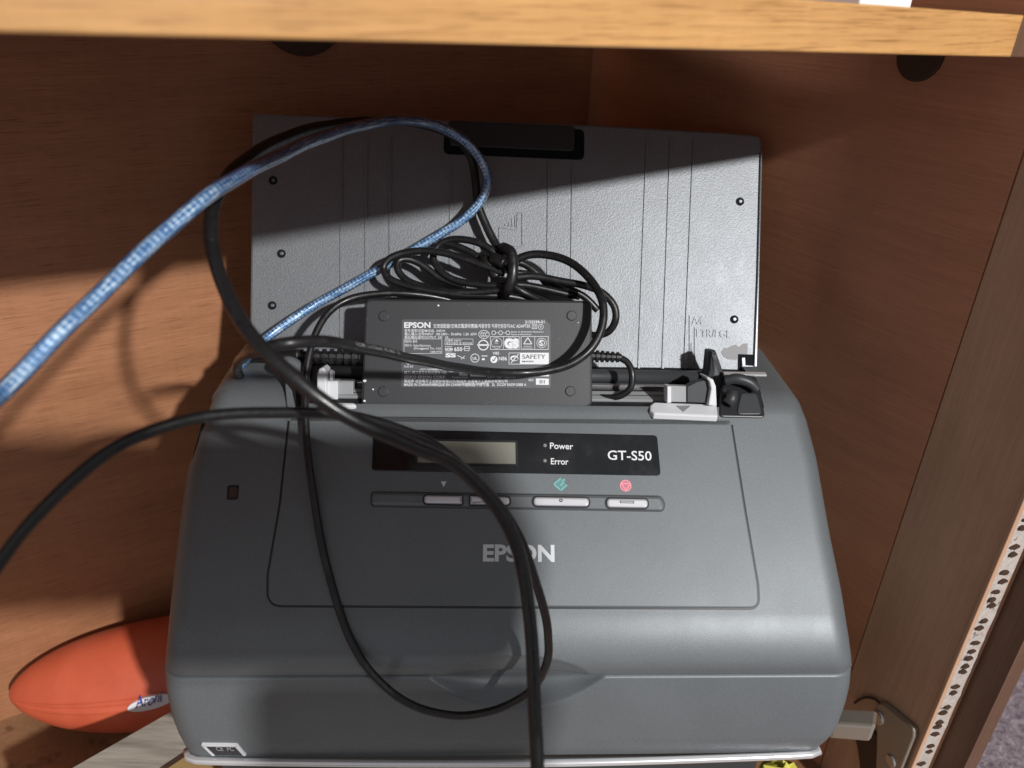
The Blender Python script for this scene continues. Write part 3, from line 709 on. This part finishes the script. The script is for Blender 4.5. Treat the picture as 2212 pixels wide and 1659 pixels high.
# ------------------------------------------------------------------ power adapter
FA = leaning(dep(1030, 880, .3545), 61)
adp = root('power_adapter', FA(1030, 878), YA, label='black power adapter with a printed grey label, wedged in the paper feed slot', category='power adapter')
ad_o = rnd(pxs(FA, [(788, 645), (1279, 649), (1280, 882), (780, 879)]), [.003, .003, .004, .002], 6)
ab = ob('adapter_case', plate(FA, ad_o, -.026, 0, .0012, True), M_ADP, adp)
for x, y in ((829, 683), (1235, 682), (828, 846), (1232, 845)):
    ob('foot', plate(FA, circ(FA.uv(x, y), .0024, 22), -.0002, .0006, .0004), M_ADP, adp)
chips = [(947, 660, .0007), (1249, 697, .0003), (788, 823, .0009), (806, 841, .0006), (788, 866, .0007)]
g = []
for x, y, r in chips:
    c = FA.uv(x, y); ob('chip', plate(FA, [(c[0] + r * random.uniform(.5, 1.1) * math.cos(t), c[1] + r * random.uniform(.5, 1) * math.sin(t)) for t in [i * .9 for i in range(7)]], -.0002, .00015), M_WHITE, adp)
lab = ob('rating_label', plate(FA, rnd(pxs(FA, [(868, 690), (1177, 690), (1189, 702), (1190, 838), (867, 836)]), [.001, .0002, .0002, .001, .001], 3), -.0002, .0002), M_LABEL, adp)
H1 = .00032
T = lambda s, x0, x1, y0, y1, bold=.008, tilt=0: text_on(FA, s, x0, x1, y0, y1, H1, bold, tilt)
W = []
W += [T('EPSON', 873, 930, 696, 708.5, .035)]
W += [T('交流适配器/交換式電源供應器/제품명칭 직류전원장치/AC ADAPTER', 936, 1146, 701, 708), T('2125598-01', 1134, 1176, 692.5, 698.5, .015)]
W += [T('型号/型號/모델/MODEL  A421H', 874, 961, 712, 717), T('输入/輸入/입력/INPUT  100-240V~  50-60Hz  1.2A  65W', 874, 1030, 719, 724.5), T('输出/輸出/출력/OUTPUT  24V   2A', 874, 969, 726.3, 731)]
W += [T('제조자: 중국', 874, 901, 735, 740.5), T('제조사:  Delta Electronics', 874, 930, 744, 748.5), T('(Dongguan) Co., Ltd.', 894, 953, 750, 754.5), T('1588-4770', 930, 953, 758, 762)]
W += [T('모델명: A421H', 963, 996, 734, 738), T('제조년월일 및 제조번호', 963, 1020, 740, 744)]
W += [T('NOM', 961.5, 977.5, 751, 758, .03), T('650', 981, 998.5, 750, 758.5, .02), T('V85', 1064, 1078.5, 760, 766, .012), T('N86', 1077.5, 1095, 770.5, 778.5, .012)]
W += [T('CCC', 1038, 1053, 718, 727, .02), T('Equipo de Alimentacion Electronica', 1104, 1174, 715, 718.2), T('Fuente de Alimentacion', 1104, 1148, 720.5, 723.8)]
W += [T('TUV', 1068, 1076, 740, 743), T('GS', 1089, 1121, 731, 753, .09), T('S', 1165.5, 1172.5, 736, 746, .02), T('SS', 962, 985, 763, 772, .05)]
W += [T('EPSON', 895, 912, 777, 781.5, .02), T('TUV RT', 872.5, 893, 790, 794), T('K', 928, 941, 782, 790, .06), T('HST1 HSP08880-9048', 908, 961, 796, 799.8), T('精工: 精工愛普生株式會社 10A', 873, 965, 802.5, 808)]
W += [T('SEIKO EPSON CORP.', 873, 963.5, 811.5, 818.3, .016), T('Product Date', 977, 1011, 813, 816.5), T('Serial No.', 1090, 1114, 813, 817)]
W += [T('製造商 台达电子工业股份有限公司/製造商 台達電子工業股份有限公司', 873, 1096, 820.7, 826), T('MADE IN CHINA/FABRIQUE EN CHINE/中国制造/中國製造   2L  DCOP EADP-50BB A', 873, 1137, 828, 833.7, .012), T('REV.', 1142, 1154, 818.5, 823.5)]
W += [T('V', 1165.5, 1170.5, 703, 708.5, .02), T('UL', 1021, 1031, 771, 777, .02), T('P', 878, 886, 775, 780, .01)]
ob('lettering', merge(*W), M_WHITE, lab)
G = []
A2 = lambda x, y: FA.uv(x, y)
rad = lambda d: d / FPX * .354
def ring_(x, y, r, w, ry=None): G.append(ringm(FA, circ(A2(x, y), rad(r), 26, rad(ry) if ry else None), circ(A2(x, y), rad(r - w), 26, rad(ry - w) if ry else None), 0, H1))
def bx(x0, y0, x1, y1, w=.7): G.append(outline(FA, pxs(FA, [(x0, y0), (x1, y0), (x1, y1), (x0, y1)]), rad(w), 0, H1))
def ln(a, b, w=.8): G.append(strip(FA, A2(*a), A2(*b), rad(w), 0, H1))
def fl(pts): G.append(plate(FA, pxs(FA, pts), 0, H1))
bx(872.5, 732, 955, 764); bx(961, 732, 1022, 745); bx(1149, 700, 1160, 710.5, 1); bx(1152, 703, 1157, 707.5, .8)
ring_(1168, 706, 6, .9); ring_(1045.5, 722.5, 12, 1.1, 9.3); ring_(1044, 745.6, 11.6, 2.2); fl([(1031, 743.8), (1057, 743.8), (1057, 747), (1031, 747)])
for x in (1066.5, 1081.4, 1097): ring_(x, 719, 4.8, 1.1)
ln((1071, 719), (1077, 719)); ln((1086, 719), (1092, 719)); ln((961, 748.5), (977, 748.5)); ln((961, 760.5), (977, 760.5))
bx(1059, 726.5, 1122, 755.5, 1); ln((1087.5, 727), (1087.5, 755)); bx(1125, 726.5, 1184.5, 755.5, 1); ln((1155, 727), (1155, 755))
ring_(1073, 741, 12, .8); ring_(1170, 741, 11, .9); ring_(1170, 741, 7, 1.4); ring_(1105, 741, 16, .5, 13)
ln((1140, 729.5), (1131, 743), 1.8); ln((1140, 729.5), (1149, 743), 1.8); ln((1131, 743), (1149, 743), 1.6); ln((1131, 748), (1148, 748)); ln((1129, 752), (1150, 752)); ln((1066, 748), (1080, 748)); fl([(1073, 732), (1077, 738), (1069, 738)])
fl([(1124, 762), (1185.5, 762), (1185.5, 787), (1124, 787)]); bx(1099, 762, 1124, 787, 1)
G.append(ringm(FA, circ(A2(1111, 774), rad(9), 22, rad(6)), circ(A2(1112, 775), rad(7), 22, rad(3.6)), 0, H1)); ln((1104, 784), (1120, 765), 1.8)
G.append(plate(FA, circ(A2(1067, 776.7), rad(7.7), 22), 0, H1)); ring_(1026, 773.5, 9.5, 1.3); ring_(976, 797, 9, .9, 6.5)
ln((1040, 769), (1053, 769), 1.6); fl([(1041, 774), (1047, 774), (1047, 778), (1041, 778)])
for a, b in (((882, 768.5), (892, 779)), ((892, 779), (882, 788)), ((882, 788), (872.5, 779)), ((872.5, 779), (882, 768.5))): ln(a, b, 1)
fl([(1016, 800), (1049, 800.5), (1049, 813.5), (1016, 813)]); fl([(1117, 805.5), (1185.5, 807), (1185.5, 813), (1117, 812)]); fl([(1157.5, 817.5), (1185.5, 818), (1185.5, 831.5), (1157.5, 831)])
for a, b in (((1060, 802), (1052, 808)), ((1060, 802), (1069, 808)), ((1054, 807), (1054, 815)), ((1067, 807), (1067, 815)), ((1054, 815), (1067, 815))): ln(a, b, .9)
ring_(1079, 809, 7.6, 1); ln((1074, 804), (1084, 814), 1); bx(1003, 748, 1014, 758, 1); ln((1000, 754), (1016, 752), 1)
for k in range(3): fl([(992, 800.5 + k * 4), (1010, 800.5 + k * 4), (1010, 803 + k * 4), (992, 803 + k * 4)])
ln((988, 768), (1004, 775), 1.2); ln((1004, 769), (996, 776), 1.2)
ob('approval_marks', merge(*G), M_WHITE, lab)
H1 = .0005
D = [text_on(FA, 'SAFETY', 1128.5, 1178, 766, 775, H1, .0), text_on(FA, 'MARK', 1128.5, 1154, 779, 782.5, H1, .01), text_on(FA, '2010.04', 1019.5, 1045, 803.5, 810, H1, .01), text_on(FA, '01', 1165.5, 1176.5, 821, 828.5, H1, .01), text_on(FA, 'LGB8A42120A2980', 1121, 1182, 807.5, 810.5, H1, .0),
     strip(FA, A2(1063.5, 777), A2(1066.5, 780), rad(1.5), 0, H1), strip(FA, A2(1066.5, 780), A2(1071, 772), rad(1.5), 0, H1)]
ob('dark_lettering', merge(*D), M_INKB, lab)
# strain reliefs
def relief(name, a, b, r0, r1, n, parent):
    d = (b - a); parts = [tube([a, b], lambda t: (r0 + (r1 - r0) * t) * .72, 12)]
    for i in range(n):
        t = i / n; p = a + d * t; q = a + d * (t + .55 / n); rr = r0 + (r1 - r0) * t; parts.append(tube([p, q], rr, 12))
    return ob(name, merge(*parts), M_RUB, parent)
relief('strain_relief', dep(1276, 769, .362), dep(1342, 772, .362), .0030, .0024, 6, adp)
relief('strain_relief', dep(786, 772, .362), dep(640, 768, .358), .0042, .0030, 9, adp)
c_, _ = cable('output_cord', [(1338, 772, .362), (1356, 783, .361), (1366, 808, .360), (1361, 840, .361), (1335, 857, .363), (1300, 858, .366), (1272, 854, .369)], .0016, M_RUB, adp)
c_, _ = cable('input_cord', [(648, 768, .358), (600, 766, .362), (560, 768, .368), (520, 775, .378)], .0028, M_RUB, adp)

# ------------------------------------------------------------------ the phone that takes the picture: its lens is the camera, its shadow falls on the scanner
FPH = Fr(CAM - FWD * .004, RGT * -1, UPV)
ph = root('smartphone', CAM + RGT * .08 - UPV * .03, 0, label='black smartphone held level above the scanner, seen only by its shadow', category='phone')
ob('phone_body', plate(FPH, rnd([(.020, -.070), (-.178, -.072), (-.190, -.030), (-.178, .009), (.020, .009)], [.010, .014, .03, .014, .010], 6), -.009, 0, .002, True), M_BLACK, ph)
ob('shadow_plate', plate(FPH, rnd([(-.088, -.074), (-.192, -.074), (-.196, -.150), (-.100, -.150)], .008, 5), -.006, 0, .001, True), M_BLACK, ph)  # unseen plate added in place of the holding hand, lengthens the shadow downwards
ob('lens', plate(FPH, circ((0, 0), .004, 20), 0, .0008, .0003), M_GLOSS, ph)

# ------------------------------------------------------------------ loose cables
def thing_cable(name, pts, r, m, label, seg=14, per=16):
    o, p = cable(name, pts, r, m, None, seg, per); o['label'] = label; o['category'] = 'cable'; return o, p
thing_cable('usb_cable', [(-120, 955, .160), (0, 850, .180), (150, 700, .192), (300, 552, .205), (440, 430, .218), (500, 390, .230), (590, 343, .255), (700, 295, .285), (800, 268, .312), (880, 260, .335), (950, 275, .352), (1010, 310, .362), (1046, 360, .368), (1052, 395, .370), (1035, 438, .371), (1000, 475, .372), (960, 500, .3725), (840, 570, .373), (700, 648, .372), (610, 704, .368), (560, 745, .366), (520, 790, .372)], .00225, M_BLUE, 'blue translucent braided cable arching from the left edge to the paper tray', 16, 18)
thing_cable('loop_cable', [(1162, 1720, .215), (1159, 1600, .222), (1153, 1480, .228), (1146, 1360, .232), (1134, 1250, .234), (1112, 1170, .233), (1065, 1085, .230), (990, 1010, .224), (880, 960, .212), (760, 905, .204), (640, 820, .200), (540, 720, .204), (483, 620, .212), (458, 520, .222), (462, 440, .234), (500, 372, .252), (570, 318, .275), (680, 276, .305), (800, 262, .330), (910, 268, .350), (985, 298, .364), (1018, 340, .3715), (1028, 400, .3735), (1032, 440, .3745), (1052, 490, .3745), (1078, 540, .373), (1100, 580, .368)], .00205, M_RUB, 'thick black cable looping high on the left and hanging straight down the scanner front')
A_PATH = [(-120, 1390, .178), (0, 1214, .184), (75, 1120, .186), (150, 1042, .188), (225, 983, .191), (300, 943, .195), (375, 915, .200), (450, 899, .206), (540, 892, .213), (640, 890, .221), (730, 895, .229), (800, 908, .236), (870, 930, .243), (940, 962, .250), (1005, 1012, .257), (1060, 1068, .263), (1105, 1130, .270), (1140, 1205, .280), (1168, 1290, .293), (1184, 1370, .306), (1182, 1430, .315), (1150, 1488, .322), (1095, 1524, .327), (1040, 1540, .330), (985, 1546, .331), (920, 1535, .330), (855, 1502, .329), (800, 1450, .330), (760, 1385, .3325), (730, 1310, .335), (705, 1220, .3365), (685, 1120, .3375), (670, 1020, .3385), (661, 930, .340), (659, 860, .342), (666, 780, .3455), (686, 710, .350), (715, 670, .354), (760, 645, .358), (830, 633, .361), (900, 636, .364), (960, 645, .368), (1010, 660, .372)]
A_PATH = [(x, y, t - .016 * max(0, min(1, (y - 880) / 450)) if t > .26 else t) for x, y, t in A_PATH]
thing_cable('thin_cable', A_PATH, .00165, M_RUB, 'thin black cable entering at lower left and making a long loop down the scanner front')
pc, pcp = thing_cable('mains_cable', [(520, 815, .372), (512, 795, .33), (525, 772, .27), (565, 754, .225), (620, 741, .222), (690, 738, .230), (760, 748, .244), (830, 762, .262), (900, 777, .284), (975, 792, .308), (1050, 802, .328), (1120, 806, .338), (1180, 801, .340), (1235, 785, .341), (1278, 750, .342), (1302, 700, .344), (1302, 655, .346), (1285, 618, .350), (1258, 586, .355), (1228, 565, .360), (1190, 552, .364), (1150, 549, .366), (1118, 560, .367), (1098, 580, .368)], .00192, M_RUB, 'black mains cable sweeping across the adapter label from left to right')
# light print running along the mains cable
def along(path, text, i0, size, m, parent, r):
    F = frames(path); cum = [0.0]
    for a, b in zip(path, path[1:]): cum.append(cum[-1] + (b - a).length)
    vs_, fs = glyphs(text, .01); out = []; s0 = cum[i0]
    tdir = 1
    for x, y in vs_:
        s = s0 + x * size; k = max(0, min(len(path) - 2, next((j for j in range(len(cum) - 1) if cum[j + 1] >= s), len(cum) - 2)))
        t = (s - cum[k]) / max(cum[k + 1] - cum[k], 1e-9); p = path[k].lerp(path[k + 1], t)
        tg = (path[k + 1] - path[k]).normalized(); vw = (CAM - p).normalized(); vw = (vw + V((-.2, 0, .35))); vw = (vw - tg * vw.dot(tg)).normalized(); up = vw.cross(tg)
        ang = (y - .35) * size / r; out.append(p + (vw * math.cos(ang) + up * math.sin(ang)) * (r + .00008))
    return ob('cable_print', (out, fs), m, None)
ROOTS[pc] = Matrix.Identity(4)
pr = along(pcp, 'VCTFK  2 x 0.75mm2   KC 60227   LS', 16 * 6, .0017, M_WORN, pc, .00192); pr.parent = pc

ZT = lambda zx, zy: (486.1 + zx * .3906, 486.1 + zy * .3906)
coilr = root('cable_coil', dep(1090, 600, .365), 0, label='coil of black cable loops tied with a strap, lying above the power adapter', category='cable coil')
def coil(name, pts, r=.00175):
    return cable('loop', [(*ZT(a, b), t) for a, b, t in pts], r, M_RUB, coilr, 12, 12)
coil('coiled_cable', [(1530, 190, .366), (1450, 122, .366), (1350, 84, .368), (1250, 80, .370), (1180, 112, .371), (1150, 180, .371), (1185, 248, .370), (1260, 298, .369), (1400, 330, .367), (1540, 335, .366), (1640, 330, .367), (1750, 350, .368), (1860, 375, .369), (1960, 395, .370)])
coil('coiled_cable', [(1545, 270, .362), (1400, 212, .363), (1250, 165, .364), (1100, 143, .366), (985, 155, .367), (905, 192, .367), (876, 240, .367), (905, 292, .366), (1000, 332, .365), (1150, 368, .364), (1300, 383, .364), (1450, 388, .365), (1560, 392, .367), (1700, 415, .370)])
coil('coiled_cable', [(1545, 230, .365), (1440, 200, .367), (1360, 150, .369), (1290, 120, .370), (1220, 100, .371)])
coil('coiled_cable', [(1545, 360, .363), (1400, 372, .3635), (1250, 370, .364), (1110, 345, .366), (1000, 300, .367), (955, 245, .368), (960, 200, .369), (1010, 190, .370), (1080, 215, .371), (1200, 300, .371), (1330, 345, .370)])
coil('coiled_cable', [(1580, 290, .362), (1700, 283, .3625), (1850, 308, .362), (1990, 335, .361), (2090, 380, .360), (2155, 455, .360), (2160, 530, .361), (2120, 590, .364), (2050, 610, .368), (1980, 600, .372)])
coil('coiled_cable', [(1585, 330, .364), (1640, 365, .364), (1700, 395, .366), (1780, 430, .371)])
coil('coiled_cable', [(1580, 262, .366), (1680, 275, .367), (1780, 300, .368), (1900, 352, .368), (1990, 400, .369), (2060, 470, .370)])
coil('coiled_cable', [(1585, 200, .3685), (1650, 215, .3695), (1730, 270, .370), (1790, 330, .371), (1880, 380, .371)])
# strap round the coil
lo = [ZT(1545, 128), ZT(1580, 150), ZT(1592, 210), ZT(1588, 290), ZT(1568, 350), ZT(1540, 385)]
tp = spline([dep(*lo[0], .369), dep(*lo[0], .361), dep(*lo[1], .3575), dep(*lo[2], .356), dep(*lo[3], .356), dep(*lo[4], .358), dep(*lo[5], .364)], 10)
vsr, fsr = tube(tp, .0026, 14)
stp = ob('strap', (vsr, fsr), M_RUB, coilr, True)
ob('strap_head', tube(spline([dep(*ZT(1480, 185), .362), dep(*ZT(1520, 200), .3595), dep(*ZT(1545, 215), .3585)], 5), .003, 12), M_RUB, stp, True)
ob('strap_tail', tube(spline([dep(*ZT(1430, 185), .366), dep(*ZT(1450, 200), .364), dep(*ZT(1475, 235), .364), dep(*ZT(1500, 290), .364)], 6), .0028, 12), M_RUB, stp, True)
